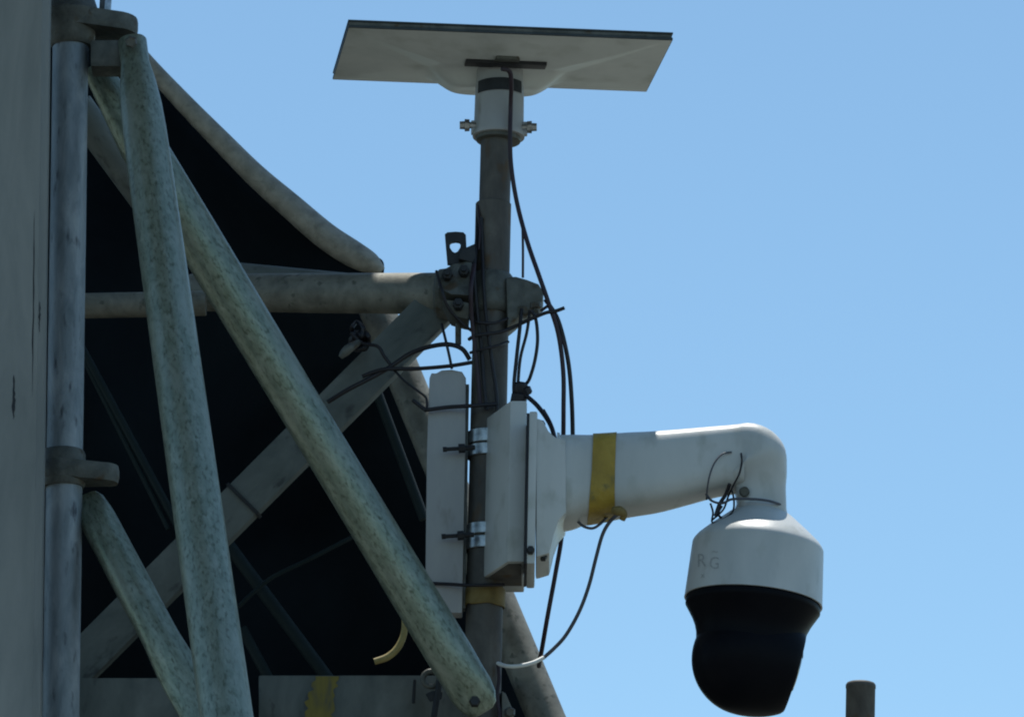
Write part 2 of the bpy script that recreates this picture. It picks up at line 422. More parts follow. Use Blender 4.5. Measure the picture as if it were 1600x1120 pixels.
# long greenish tube going down right behind the pole
A6, B6 = P(578, 458, 0.30), P(852, 1118, 0.14)
G6 = to_ground(A6, B6, 0.0)
o = simple_tube('diagonal_tube', A6, G6, S(28, .3), S(32, .1), M['beige_galv'], n=32, wob=0.01, seed=3)
tag(o, 'beige grey tube slanting down to the right behind the pole and pale panel', 'tube', GT)

# upright blue grey tube beside the column
At, Bt = P(113, -120, -0.38), P(95, 1120, -0.38)
ft = to_ground(At, Bt, 0.0)
o = simple_tube('upright_tube', ft, At + (At - Bt) * 0.2, S(28.5, -.38), S(28.5, -.38), M['blue_galv'], n=36, wob=0.006, seed=4)
tag(o, 'upright blue grey scaffold tube standing close beside the grey column', 'tube', GT)

# greenish tube 2 (steep) with a crimped head
A2, B2 = P(206, 62, -0.42), P(354, 1118, -0.95)
d2 = (B2 - A2).normalized(); L2 = (B2 - A2).length; GL = (to_ground(A2, B2, 0) - A2).length
rings = [(0, .012, .020), (.004, .014, .022), (.05, .015, .0215), (.09, .020, .027), (.14, .029, .031), (.19, .0325, .0325)]
for i in range(1, 60):
    t = .19 + (GL - .19) * i / 60; r = .0325 + .0035 * min(1, t / L2); r *= 1 + .008 * noise.noise(Vector((1, t * 6, 0))); rings.append((t, r, r))
rings.append((GL, .036, .036))
o = straight_tube('steep_tube', A2, A2 + d2 * GL, rings, M['green_galv'], None, 36)
tag(o, 'thick green grey tube in front, descending steeply from the top left joint', 'tube', GT)

# greenish tube 3 (long diagonal)
A3, B3 = P(147, 104, -0.30), P(757, 1112, -0.16)
d3 = (B3 - A3).normalized(); L3 = (B3 - A3).length
rings = [(0, .014, .020), (.04, .016, .024), (.12, .030, .033)]
for i in range(1, 40):
    t = .12 + (L3 - .12 - .075) * i / 40; r = .0345 + 0.0008 * math.sin(t * 7); r *= 1 + .010 * noise.noise(Vector((5, t * 7, 0))); rings.append((t, r, r))
rings += [(L3 - .06, .033, .034), (L3 - .04, .026, .0345), (L3 - .02, .018, .031), (L3 - .006, .013, .024), (L3, .008, .015)]
dg = empty('diagonal_tube', A3, 'long green grey tube crossing the frame diagonally to the foot of the pole', 'tube', GT)
straight_tube('tube', A3, B3, rings, M['green_galv'], dg, 36)
e3 = P(742, 1100, -0.16)
straight_tube('bolt', e3 + Vector((0, .02, 0)), e3 + Vector((0, -.026, 0)), [(0, .009, .009), (.040, .009, .009), (.046, .007, .007)], M['dark_steel'], dg, n=6)

# tube 4 (lower left short diagonal)
A4, B4 = P(134, 776, -0.36), P(322, 1130, -0.50)
L4 = (B4 - A4).length
rings = [(0, .008, .018), (.012, .012, .024), (.04, .022, .027)]
for i in range(1, 20):
    t = .05 + (L4 - .15 - .05) * i / 20; r = .0275 * (1 + .02 * noise.noise(Vector((9, t * 9, 0)))); rings.append((t, r, r))
rings += [(L4 - .11, .022, .031), (L4 - .07, .011, .031), (L4, .009, .028)]
o = straight_tube('diagonal_tube', A4, B4, rings, M['green_galv'], None, 32)
tag(o, 'short green grey tube with crimped end, slanting from the lower lug to bottom left', 'tube', GT)
# dark tube in the gap at the top
o = simple_tube('diagonal_tube', P(120, 165, 0.05), P(250, 345, 0.15), S(26, .1), S(24, .1), M['grey_steel'], n=24)
tag(o, 'dull grey tube seen in the gap between the two uprights at top left', 'tube', GT)

# ------------------------------------------------------------------ top joint
jt = empty('joint_collar', P(110, 40, -0.38), 'dirty steel joint with a wide lip gripping the upright tube at top left', 'joint', 'tube joints')
a, b = P(112, 74, -0.38), P(113, -6, -0.38)
lathe('collar', a, b, [(0, .030), (.006, .0345), (.022, .036), (.040, .045), (.052, .046), (.058, .040), (.078, .0335), (.080, .031)], M['coupler'], jt, n=36)
def plate(name, cx, cz, pts, th, mat, parent, Yc, bevel=0.003):
    pass
# horizontal lug: a thick plan-view plate reaching right from the tube, rounded end
def lug(name, pxc, py, Yc, reach_px, halfw, th, mat, parent, taper=0.7, bevel=0.005, up=0.0):
    c = P(pxc, py, Yc); R_ = S(reach_px, Yc); out = []
    for i in range(11):
        an = math.pi / 2 + math.pi * i / 10
        out.append((math.cos(an) * halfw, math.sin(an) * halfw))
    for i in range(11):
        an = -math.pi / 2 + math.pi * i / 10
        out.append((R_ - halfw * taper + math.cos(an) * halfw * taper, math.sin(an) * halfw * taper))
    lo = [Vector((c.x + x, c.y + y, c.z - th / 2 + up * x * 0.9)) for x, y in out]
    hi = [Vector((c.x + x, c.y + y, c.z + th / 2 + up * x)) for x, y in out]
    return prism(name, lo, hi, mat, parent, bevel)
lug('lug', 112, 34, -0.38, 106, 0.040, 0.030, M['coupler'], jt, 0.75, 0.008, up=-0.10)
pix_box('block', 141, 62, 206, 104, -0.41, -0.36, M['coupler'], jt, 0.006)
straight_tube('bolt', P(164, 20, -0.40), P(166, -12, -0.40), [(0, .010, .010), (.03, .010, .010), (.034, .008, .008)], M['stainless'], jt, n=6)
straight_tube('bolt', P(205, 66, -0.46), P(205, 66, -0.50), [(0, .010, .010), (.012, .010, .010), (.018, .007, .007)], M['coupler'], jt, n=6)

lj = empty('joint_lug', P(98, 740, -0.38), 'rounded steel lug sticking out right from the upright tube, lower left', 'joint', 'tube joints')
lug('lug', 98, 738, -0.38, 88, 0.036, 0.030, M['coupler'], lj, 0.62, 0.010, up=-0.05)
a, b = P(98, 762, -0.38), P(98.5, 705, -0.38)
lathe('collar', a, b, [(0, .031), (.006, .0335), (.05, .0335), (.056, .031)], M['coupler'], lj, n=32)

# ------------------------------------------------------------------ bottom beams
bb = empty('beam', P(600, 1090, 0.1), 'dull grey beam with a yellow paint mark along the bottom, ending at the pole', 'beam', 'beams along the bottom')
pix_box('beam_body', 404, 1054, 772, 1175, 0.10, 0.20, M['grey_steel'], bb, 0.004)
V = []; k = 18
for i in range(k + 1):
    t = i / k; y = 1056 + 90 * t
    l = 492 - 26 * t + random.uniform(-5, 5); r = 526 - 8 * t + random.uniform(-5, 5)
    V += [P(l, y, .0985), P(r, y, .0985)]
make('paint_mark', V, [(2 * i, 2 * i + 1, 2 * i + 3, 2 * i + 2) for i in range(k)], M['yellow_paint'], bb)
b2 = pix_box('beam', 40, 1058, 384, 1175, 0.02, 0.12, M['grey_steel'], None, 0.004)
tag(b2, 'plain dark grey beam at the bottom left, behind the two front tubes', 'beam', 'beams along the bottom')

# ------------------------------------------------------------------ upright pole
pt = P(775, 205, 0); pm = P(771, 322, 0); pb = P(753, 1120, 0)
ax = (pm - pb).normalized()
pg_ = to_ground(pm, pb, 0.0)
pole = empty('pole', pg_, 'brown grey upright pole carrying the flat antenna and the white camera', 'pole')
simple_tube('lower_tube', pg_, P(771, 318, 0), S(31), S(28), M['pole_steel'], pole, 36, hollow=0.1, wob=0.01, seed=8)
simple_tube('upper_tube', P(770.5, 400, 0), P(776, 196, 0), S(24.5), S(24.5), M['pole_steel'], pole, 36, wob=0.008, seed=9)
def band(name, y0, y1, r, mat, parent, rag=0.0, n=36):
    def cx(y): return 771 + (753 - 771) * (y - 322) / (1120 - 322)
    a, b = P(cx(y1), y1, 0), P(cx(y0), y0, 0)
    m = frame_z(a, b); L = (b - a).length; V = []; Fc = []
    for (t, rr) in ((0, r - .0012), (0.001, r), (L - .001, r), (L, r - .0012)):
        for i in range(n):
            an = 2 * math.pi * i / n
            dz = rag * noise.noise(Vector((math.cos(an) * 2, math.sin(an) * 2, round(t, 2) * 40)))
            V.append(Vector((math.cos(an) * rr, math.sin(an) * rr, t + dz)))
    for k in range(3):
        for i in range(n):
            j = (i + 1) % n; Fc.append((k * n + i, k * n + j, (k + 1) * n + j, (k + 1) * n + i))
    return make(name, V, Fc, mat, parent, 50, m)
band('tape_band', 921, 949, S(32.2), M['old_tape'], pole, rag=0.004)

# ------------------------------------------------------------------ couplers on the pole
cp = empty('tube_coupler', P(712, 450, 0), 'dirty steel coupler with an eye lug joining the level tube to the pole', 'coupler', 'couplers on the pole')
lathe('sleeve', P(683, 459, 0.03), P(742, 460, 0.02), [(0, .034), (.004, .039), (.02, .041), (.045, .041), (.056, .037)], M['coupler'], cp, n=24)
prism('jaw', [P(684, 450, -.06), P(690, 422, -.045), P(708, 412, -.04), P(738, 406, -.04), P(738, 462, -.06), P(705, 460, -.062)],
      [v + Vector((0, .075, 0)) for v in (P(684, 450, -.06), P(690, 422, -.045), P(708, 412, -.04), P(738, 406, -.04), P(738, 462, -.06), P(705, 460, -.062))],
      M['coupler'], cp, 0.006)
prism('jaw', [P(690, 466, -.05), P(734, 472, -.055), P(732, 500, -.05), P(704, 492, -.045)],
      [v + Vector((0, .06, 0)) for v in (P(690, 466, -.05), P(734, 472, -.055), P(732, 500, -.05), P(704, 492, -.045))], M['coupler'], cp, 0.006)
for bx_, by_2 in ((699, 436), (725, 430), (716, 482)):
    straight_tube('bolt', P(bx_, by_2, -.04), P(bx_, by_2, -.04) + Vector((0, -.036, 0)), [(0, .0085, .0085), (.029, .0085, .0085), (.0295, .005, .005), (.036, .005, .005)], M['dark_steel'], cp, n=6)
# eye lug with hole
def ring_plate(name, outer, inner, Y, th, mat, parent):
    n = len(outer); V = []
    for yy in (Y, Y + th):
        V += [P(x, y, Y) + Vector((0, yy - Y, 0)) for x, y in outer]
        V += [P(x, y, Y) + Vector((0, yy - Y, 0)) for x, y in inner]
    Fc = []
    for i in range(n):
        j = (i + 1) % n
        Fc += [(i, j, n + j, n + i), (2 * n + i, 2 * n + j, 3 * n + j, 3 * n + i), (i, j, 2 * n + j, 2 * n + i), (n + i, n + j, 3 * n + j, 3 * n + i)]
    return make(name, V, Fc, mat, parent, 30)
outer = [(695, 366), (699, 363), (712, 362), (724, 363), (728, 367), (729, 388), (727, 412), (713, 414), (699, 412), (697, 390)]
inner = [(703, 380), (706, 378), (712, 377), (718, 378), (720, 381), (719, 387), (715, 393), (711, 395), (707, 393), (703, 387)]
ring_plate('eye_lug', outer, inner, -.03, .009, M['dark_steel'], cp)
prism('tongue', [P(716, 404, -.045), P(722, 389, -.045), P(742, 380, -.04), P(744, 412, -.04)], [v + Vector((0, .03, 0)) for v in (P(716, 404, -.045), P(722, 389, -.045), P(742, 380, -.04), P(744, 412, -.04))], M['dark_steel'], cp, .003)
straight_tube('bolt', P(716, 538, -.01), P(716, 490, -.01), [(0, .005, .005), (.048, .005, .005)], M['coupler'], cp, n=10)

cr = empty('tube_coupler', P(800, 455, 0), 'dirty steel coupler sticking out on the right side of the pole', 'coupler', 'couplers on the pole')
band_y = lambda y: 771 + (753 - 771) * (y - 322) / 798
lathe('sleeve', P(band_y(492), 492, 0), P(band_y(428), 428, 0), [(0, .030), (.004, .034), (.014, .0365), (.052, .0365), (.062, .033), (.066, .030)], M['coupler'], cr, n=28)
pp = [(790, 432), (806, 431), (824, 436), (842, 443), (850, 456), (848, 470), (838, 478), (822, 484), (806, 500), (792, 512)]
prism('jaw', [P(x, y, -.035) for x, y in pp], [P(x, y, -.035) + Vector((0, .06, 0)) for x, y in pp], M['coupler'], cr, .008)
straight_tube('bolt', P(836, 474, -.03), P(838, 494, -.03), [(0, .010, .010), (.008, .010, .010), (.009, .005, .005), (.022, .005, .005)], M['coupler'], cr, n=8)
straight_tube('bolt', P(818, 480, -.03), P(818, 496, -.03), [(0, .011, .011), (.010, .011, .011), (.016, .006, .006)], M['coupler'], cr, n=6)

# ------------------------------------------------------------------ flat antenna on top
# local frame: u to the right, v away from camera, w up
nl, nr, fl = P(545, 40, -0.17), P(1050, 60, -0.145), None
uW = (nr - nl).normalized()
# depth edge: far left corner seen at (520,120): solve Y so that the plate depth is 0.303
lo, hi = 0.0, 0.4
for _ in range(40):
    mid = (lo + hi) / 2
    if (P(521, 121, mid) - nl).length < 0.303: lo = mid
    else: hi = mid
fl = P(521, 121, lo)
vW = (fl - nl); vW = (vW - uW * vW.dot(uW)); DV = vW.length; vW.normalize()
skew = (fl - nl).dot(uW)
wW = uW.cross(vW).normalized()
if wW.z < 0: wW = -wW
WID = (nr - nl).length
cen = nl + uW * WID / 2 + vW * DV / 2
mA = Matrix((uW, vW, wW)).transposed().to_4x4(); mA.translation = cen
print('antenna', WID, DV, skew, 'tilt', math.degrees(math.asin(vW.z)), cen)
an_ = empty('flat_antenna', P(779, 215, 0), 'flat rectangular white antenna tilted on top of the pole, seen from below', 'antenna')
def sst(a, b, x):
    t = max(0, min(1, (x - a) / (b - a))); return t * t * (3 - 2 * t)
def under(u, v):
    """drop of the underside below the plate, in metres"""
    h = 0.0
    au = abs(u)
    # raised middle field bounded by creases that run from the near corners to the hub
    t = (WID / 2 - 0.012 - au) / (WID / 2 - 0.10)            # 0 at corner, 1 near the hub
    if t > 0:
        tt = min(1, t)
        l0 = -DV / 2 + 0.012 + tt * (0.075 + DV / 2 - 0.012); l1 = -DV / 2 + 0.012 + tt * (-0.025 + DV / 2 - 0.012)
        hh = 0.013 * tt
        h += hh * (v + DV / 2) / (l1 + DV / 2) if v < l1 else hh * (1 - min(1, (v - l1) / max(1e-4, l0 - l1)))
    d = ((u * 0.66) ** 4 + (v - 0.068) ** 4) ** 0.25
    h += 0.027 * sst(0.076, 0.040, d)
    e = min(WID / 2 - au, DV / 2 - abs(v))
    h += 0.004 * sst(0, 0.09, e)
    return h
nu, nv = 110, 70
V = []
for j in range(nv + 1):
    for i in range(nu + 1):
        u = (i / nu - 0.5) * WID; v = (j / nv - 0.5) * DV
        V.append(Vector((u + skew * (v / DV + 0.5) * 1.0, v, -0.004 - under(u, v))))
Fc = [(j * (nu + 1) + i, j * (nu + 1) + i + 1, (j + 1) * (nu + 1) + i + 1, (j + 1) * (nu + 1) + i) for j in range(nv) for i in range(nu)]
make('back_shell', V, Fc, M['dish_white'], an_, 25, mA)
# front slab with rim
def slab(name, z0, z1, grow, mat, parent, bevel=.001):
    pts = []
    for (su, sv) in ((-1, -1), (1, -1), (1, 1), (-1, 1)):
        v = sv * (DV / 2 + grow); u = su * (WID / 2 + grow)
        pts.append(Vector((u + skew * (v / DV + 0.5), v, 0)))
    lo_ = [mA @ (p + Vector((0, 0, z0))) for p in pts]; hi_ = [mA @ (p + Vector((0, 0, z1))) for p in pts]
    return prism(name, lo_, hi_, mat, parent, bevel)
slab('rim', -0.0035, 0.0005, 0.0012, M['dish_edge'], an_, .0005)
slab('face_plate', 0.0008, 0.0060, 0.0, M['coupler'], an_)
slab('top_cover', 0.0063, 0.0090, 0.0014, M['dish_edge'], an_, .0005)
# connector slot on the back
def loc(u, v, w): return mA @ Vector((u + skew * (v / DV + 0.5), v, w))
uc = (P(784, 100, 0) - cen).dot(uW) - skew * 0.6
vs = 0.030
def conn(u0, u1, v0, v1, w0, w1, mat, nm, ends=0.0):
    lo_ = [loc(u0, v0, w0), loc(u1, v0, w0), loc(u1, v1, w0), loc(u0, v1, w0)]
    hi_ = [loc(u0 - ends, v0, w1), loc(u1 + ends, v0, w1), loc(u1 + ends, v1, w1), loc(u0 - ends, v1, w1)]
    return prism(nm, lo_, hi_, mat, an_, .002)
wd = -0.004 - 0.026
conn(uc - .064, uc + .064, -.052, -.026, wd + .006, wd + .020, M['rubber'], 'connector_slot')
conn(uc - .020, uc + .020, -.070, -.050, wd + .009, wd + .020, M['coupler'], 'connector_latch', -.006)
# collar down to the pole
ctop, cbot = P(781, 128, 0.0), P(779, 216, 0.0)
lathe('mount_collar', cbot, ctop, [(0, .026), (.001, .041), (.006, .042), (.012, .0395), (.085, .0385), (.092, .037), (.115, .037)], M['panel_white'], an_, n=44)
lathe('collar_lip', P(778.5, 222, 0), P(779, 211, 0), [(0, .030), (.001, .035), (.004, .036), (.0105, .036), (.012, .03)], M['coupler'], an_, n=32)
# dark slot near collar top
n = 24; V = []
for (py, dr) in ((134, .0395), (153, .0402)):
    c = P(781 + 0.0, py, 0)
    for i in range(n + 1):
        a = rad(-60 + 120 * i / n)
        V.append(c + Vector((math.sin(a) * dr, -math.cos(a) * dr, 0)))
make('collar_slot', V, [(i, i + 1, n + 2 + i, n + 1 + i) for i in range(n)], M['dark_steel'], an_)
for sx, px, py in ((-1, 728, 196), (1, 829, 199)):
    a = P(px - sx * 16, py, -.01); b = P(px + sx * 10, py, -.01)
    straight_tube('clamp_bolt', a, b, [(0, .0055, .0055), (.010, .0055, .0055), (.0105, .010, .010), (.018, .0105, .0105), (.0185, .007, .007), (.026, .0065, .0065)], M['stainless'], an_, n=8)
pix_box('clamp_ear', 736, 188, 748, 208, -.012, .0, M['panel_white'], an_, .002)
pix_box('clamp_ear', 814, 190, 824, 210, -.012, .0, M['panel_white'], an_, .002)

# ------------------------------------------------------------------ pale narrow panel left of the pole
pn = empty('narrow_panel', P(695, 950, -.01), 'tall narrow dull white panel strapped upright to the left side of the pole', 'panel')
o2 = [(671, 590), (674, 582), (681, 583), (690, 578), (706, 577), (722, 580), (728, 590), (727, 700), (722, 957), (664, 957), (667, 700)]
fr = [P(x, y, -.025) for x, y in o2]
prism('panel_body', fr, [v + Vector((0, .035, 0)) for v in fr], M['panel_white'], pn, .003)
pix_box('side_channel', 728, 600, 733, 950, -.012, .01, M['coupler'], pn, .001, 722, 727)
ties = [([(645, 625, -.03), (663, 639, -.034), (668, 640, -.038), (700, 636, -.038), (735, 634, -.05), (778, 631, -.04)], 6.5, 'black tie wrapped level round pale panel and pole, its tail poking left'),
        ([(672, 911, -.03), (700, 912, -.034), (735, 914, -.045), (788, 913, -.035)], 5.5, 'black tie wrapped level round pole just above the faded yellow tape')]
for pp, w, lab in ties: cable('cable_tie', pp, w, M['rubber'], label=lab, cat='cable tie', group='black ties on the pole')

# ------------------------------------------------------------------ security camera
YA = -0.12
sc = empty('security_camera', P(800, 760, -.05), 'white dome security camera on a bent arm clamped to the pole', 'security camera')
bk = []
def plan(pts, y_top, y_bot):
    out = []
    for (px, Y, pt_, pb_) in pts: out.append((P(px, y_top + pt_, Y), P(px, y_bot + pb_, Y)))
    return out
# mounting box (plan polygon extruded along the pole)
pl = [(759, -.030), (795, -.122), (821, -.122), (822, .065), (757, .065)]
zt_, zb_ = P(795, 632, -.1).z, P(795, 883, -.1).z
def colx(px, Y, z):  # x for a column that leans like the pole
    v = P(px, 760, Y); return v.x + (z - v.z) * 0.018
lo_ = [Vector((colx(px, Y, zb_), Y, zb_)) for px, Y in pl]; hi_ = [Vector((colx(px, Y, zt_), Y, zt_)) for px, Y in pl]
prism('mounting_box', lo_, hi_, M['white_paint'], sc, .004)
ins = [(766, -.030), (797, -.110), (817, -.110), (818, .018), (763, .018)]
prism('opening_shade', [Vector((colx(px, Y, zb_), Y, zb_ - .0015)) for px, Y in ins], [Vector((colx(px, Y, zb_), Y, zb_ + .004)) for px, Y in ins], M['pole_steel'], sc)  # dark plate coloured for the shade inside the open box bottom
# base plate and flange, thin slabs facing +x
def xslab(name, px0, px1, Y0, Y1, ytop, ybot, mat, bevel=.003, yref=None):
    z1 = P(px0, ytop, Y0).z; z0 = P(px0, ybot, Y0).z
    lo_ = [Vector((colx(px, Y, z0), Y, z0)) for px, Y in ((px0, Y0), (px1, Y0), (px1, Y1), (px0, Y1))]
    hi_ = [Vector((colx(px, Y, z1), Y, z1)) for px, Y in ((px0, Y0), (px1, Y0), (px1, Y1), (px0, Y1))]
    return prism(name, lo_, hi_, mat, sc, bevel)
xslab('seal', 821, 825, -.185, -.045, 645, 880, M['rubber'], .001)
xslab('base_plate', 825, 838, -.19, -.04, 642, 880, M['white_paint'], .004)
ab = [(837.5, 652), (848, 655), (857, 672), (868, 683), (884, 686), (885, 800), (874, 812), (866, 834), (859, 864), (837.5, 870)]
prism('arm_base', [P(x, y, YA - .068) for x, y in ab], [P(x, y, YA - .068) + Vector((0, .136, 0)) for x, y in ab], M['white_paint'], sc, .010)
0 and xslab('flange', 838.5, 846, -.188, -.042, 650, 872, M['white_paint'], .004)
for px, py in ((848, 662), (831, 858), (851, 868)):
    a = P(px - 2, py, -.20 if px < 840 else -.178)
    straight_tube('bolt', a + Vector((0, .012, 0)), a + Vector((0, -.006, 0)), [(0, .0062, .0062), (.013, .0062, .0062), (.016, .005, .005)], M['dark_steel'], sc, n=6)
# arm with elbow
prof = [(868, 754, 73), (880, 754, 70.5), (900, 751, 67), (932, 748, 64), (980, 742, 61.5), (1018, 738, 59.5),
        (1060, 731, 56), (1100, 724, 52.5), (1135, 719, 50.5), (1155, 717, 50.5), (1168, 718, 53.5), (1178, 727, 53.5), (1185, 745, 45), (1188, 766, 39.5), (1190, 792, 38), (1190.5, 812, 37.5)]
pts = []
for x, y, r in prof:
    v = P(x, y, YA); pts.append((v.x, v.y, v.z, S(r, YA)))
arm = sweep('arm', pts, M['white_paint'], sc, n=48, sub=5, power=3.8, ellipse=0.92, smooth=60)
# yellow tape on the arm
def arm_r(px):
    for (x0, y0, r0), (x1, y1, r1) in zip(prof, prof[1:]):
        if x0 <= px <= x1:
            t = (px - x0) / (x1 - x0); return y0 + (y1 - y0) * t, r0 + (r1 - r0) * t
tp = []
V = []; n = 64; cols2 = 6
for c in range(cols2 + 1):
    for k in range(n):
        an = 2 * math.pi * k / n
        cz, sz = math.cos(an), math.sin(an)
        cx2 = math.copysign(abs(cz) ** (2 / 3.8), cz); sx2 = math.copysign(abs(sz) ** (2 / 3.8), sz)
        # lean: the top of the tape sits further right than the bottom
        wob = 1.5 * noise.noise(Vector((cz * 1.5, sz * 1.5, 4 if c == 0 else (9 if c == cols2 else 2))))
        px = 942 + (c / cols2 - 0.5) * (36 + 5 * max(0, -sx2)) + 1 * sx2 + wob
        yy, r = arm_r(px); r = S(r, YA) + 0.0014 + 0.0006 * random.random()
        o_ = P(px, yy, YA)
        V.append(o_ + Vector((0, 1, 0)) * cx2 * r * 0.92 + Vector((0.03, 0, 1)) * sx2 * r)
Fc = [(c * n + k, c * n + (k + 1) % n, (c + 1) * n + (k + 1) % n, (c + 1) * n + k) for c in range(cols2) for k in range(n)]
make('tape', V, Fc, M['tape'], sc, 60)
# tape tag end hanging under the arm
sweep('tape_end', [(*P(958, 797, YA - .055), .006), (*P(968, 798, YA - .06), .008), (*P(975, 803, YA - .055), .0055), (*P(972, 812, YA - .05), .0045)], M['old_tape'], sc, n=8)
# stainless band clamps on the pole
for y0, y1, nm in ((676, 697, 0), (699, 717, 0), (822, 840, 0), (843, 862, 0)):
    band('clamp_band', y0, y1, S(32.5), M['stainless'], sc)
for py, x0, x1 in ((702, 692, 742), (838, 690, 740)):
    straight_tube('clamp_screw', P(x0, py, -.045), P(x1, py - 3, -.042), [(0, .0042, .0042), (.006, .0042, .0042), (.0065, .0032, .0032), (.024, .0032, .0032), (.0245, .0075, .0075), (.034, .0075, .0075), (.0345, .004, .004), (.05, .004, .004)], M['dark_steel'], sc, n=8)

# dome head
a0, a1 = P(1189, 800, YA), P(1177, 941, YA)
axd = (a1 - a0).normalized()
La = (a1 - a0).length
s1 = S(1, YA)
cap = lathe('cap', a0 - axd * .012, a1, [(0, 38.2 * s1), (.012, 41 * s1), (.018, 50 * s1), (.030, 64.5 * s1), (.044, 81 * s1), (.057, 95 * s1), (.063, 99.6 * s1), (.067, 101.6 * s1), (.071, 101.9 * s1),
      (La + .009, 106.5 * s1), (La + .012, 107 * s1), (La + .0123, 104.5 * s1), (La - .01, 102 * s1), (La - .03, 96 * s1), (La - .032, 30 * s1)], M['white_paint'], sc, n=96, smooth=24)
# lining, black, inside the cap
lathe('lining', a1 - axd * .026, a1, [(0, 60 * s1), (.0, 98 * s1), (.018, 101.5 * s1), (.030, 104 * s1), (.036, 104.3 * s1), (.038, 103 * s1), (.046, 98 * s1), (.056, 92 * s1), (.067, 87 * s1), (.078, 84 * s1), (.090, 83 * s1), (.104, 83.5 * s1), (.112, 80 * s1)], M['black_dome'], sc, n=72, smooth=40)
# camera head: stretched, cut sphere
cd_ = P(1168, 1030, YA); rs = 86 * s1
nn = (RIGHT * 0.957 - UP * 0.29).normalized()
V = []; nlat, nlon = 40, 72
ax_t = Vector((0, -0.0, 1)); bx_ = nn; by_ = nn.orthogonal().normalized(); bz_ = nn.cross(by_)
for i in range(nlat + 1):
    th = math.pi * i / nlat
    for k in range(nlon):
        ph = 2 * math.pi * k / nlon
        a = math.cos(th); p_ = math.sin(th)
        A_ = a * rs * (110 / 86 if a > 0 else 1); q_ = p_ * rs
        A_ = min(A_, 75.5 * s1)
        if a > 0 and a * 110 > 75.5 + 8: q_ = q_ * 0.97
        V.append(cd_ + bx_ * A_ + by_ * (q_ * math.cos(ph)) + bz_ * (q_ * math.sin(ph)))
Fc = [(i * nlon + k, i * nlon + (k + 1) % nlon, (i + 1) * nlon + (k + 1) % nlon, (i + 1) * nlon + k) for i in range(nlat) for k in range(nlon)]
hd = make('lens_head', V, Fc, M['black_dome'], sc, 30)
lc = cd_ + nn * 75.5 * s1
straight_tube('lens', lc - nn * .004, lc + nn * .005, [(0, .030, .030), (.006, .030, .030), (.008, .027, .027)], M['glass'], hd, n=32)
# printed characters on the cap, wrapped on its side
def text_on_cap(ch, px, py, hpx, squeeze=1.0):
    cu = bpy.data.curves.new('print_mark', 'FONT'); cu.body = ch; cu.size = 1; cu.align_x = 'CENTER'; cu.align_y = 'CENTER'
    cu.resolution_u = 3
    ob = bpy.data.objects.new('print_mark', cu); C.objects.link(ob)
    dg_ = bpy.context.evaluated_depsgraph_get(); me = bpy.data.meshes.new_from_object(ob.evaluated_get(dg_))
    bpy.data.objects.remove(ob)
    bm = bmesh.new(); bm.from_mesh(me)
    bmesh.ops.triangulate(bm, faces=bm.faces)
    bmesh.ops.subdivide_edges(bm, edges=[e for e in bm.edges if e.calc_length() > .12], cuts=2)
    VV = []
    for v in bm.verts:
        x = px + v.co.x * hpx * 1.35 * squeeze; y = py - v.co.y * hpx * 1.35
        d = (FWD + RIGHT * ((x - 800) / F) + UP * ((560 - y) / F)).normalized()
        # meet the cone of the cap
        lo2, hi2 = (YA - .13 - CAM.y) / d.y, (YA - CAM.y) / d.y
        for _ in range(30):
            mi = (lo2 + hi2) / 2; q2 = CAM + d * mi; tt = (q2 - a0).dot(axd); rr2 = (q2 - a0 - axd * tt).length
            t2 = tt + .012; f = (t2 - .071) / (La + .009 - .071); rad_ = (101.8 + f * 4.7) * s1 + .0006
            if rr2 > rad_: lo2 = mi
            else: hi2 = mi
        VV.append(CAM + d * lo2)
    FF = [tuple(v.index for v in f.verts) for f in bm.faces]
    bm.free()
    return make('print_mark', VV, FF, M['ink'], cap, None)
text_on_cap('R', 1096, 876, 22, .85)
text_on_cap('G', 1116, 880, 20, .85)
text_on_cap('~', 1117, 861, 12, 1.0)
text_on_cap('x', 1098, 898, 9, 1.0)

# ------------------------------------------------------------------ cables
GC = 'cables at the pole'
cable('antenna_cable', [(784, 108, -.11), (796, 112, -.10), (799, 130, -.085), (798, 165, -.05), (797, 215, -.05), (799, 262, -.045), (808, 318, -.04), (824, 378, -.05), (842, 430, -.06), (856, 470, -.06), (872, 520, -.05), (880, 580, -.04), (880.5, 640, -.03), (880, 700, -.005), (879, 760, .0), (878, 832, -.01), (868, 895, -.02), (856, 960, -.02), (847, 1012, .03), (842, 1040, .11)],
      7.5, M['plum_cable'], label='thick plum black cable from the antenna, bulging right of the pole, behind the arm', group=GC)
cable('black_cable', [(852, 468, -.05), (872, 500, -.05), (887, 560, -.04), (893, 620, -.03), (895, 690, -.005), (894, 760, .0)], 7, M['rubber'], label='black cable hanging beside the thick plum one just above the camera arm', group=GC)
cable('thin_cable', [(806, 312, -.04), (815, 345, -.04), (817, 380, -.03), (817, 434, -.02)], 4, M['plum_cable'], label='thin plum cable dropping onto the right-hand coupler', group=GC)
cable('thin_cable', [(845, 486, -.05), (858, 478, -.055), (864, 490, -.05), (884, 545, -.045)], 5, M['plum_cable'], label='short plum cable loop by the right-hand coupler bolt', group=GC)
cable('loop_cable', [(829, 485, -.05), (837, 498, -.05), (840, 530, -.05), (836, 562, -.05), (828, 590, -.045), (822, 600, -.04)], 5.5, M['rubber'], label='black cable looping down from the right-hand coupler to the connector', group=GC)
cable('hanging_cable', [(815, 483, -.04), (812, 515, -.045), (807, 560, -.045), (803, 605, -.045), (806, 640, -.04)], 6, M['rubber'], label='black cable closest to the pole below the right-hand coupler', group=GC)
cable('hanging_cable', [(828, 485, -.045), (823, 520, -.045), (813, 560, -.045), (809, 605, -.045)], 5, M['rubber'], label='middle black cable between coupler and connector', group=GC)
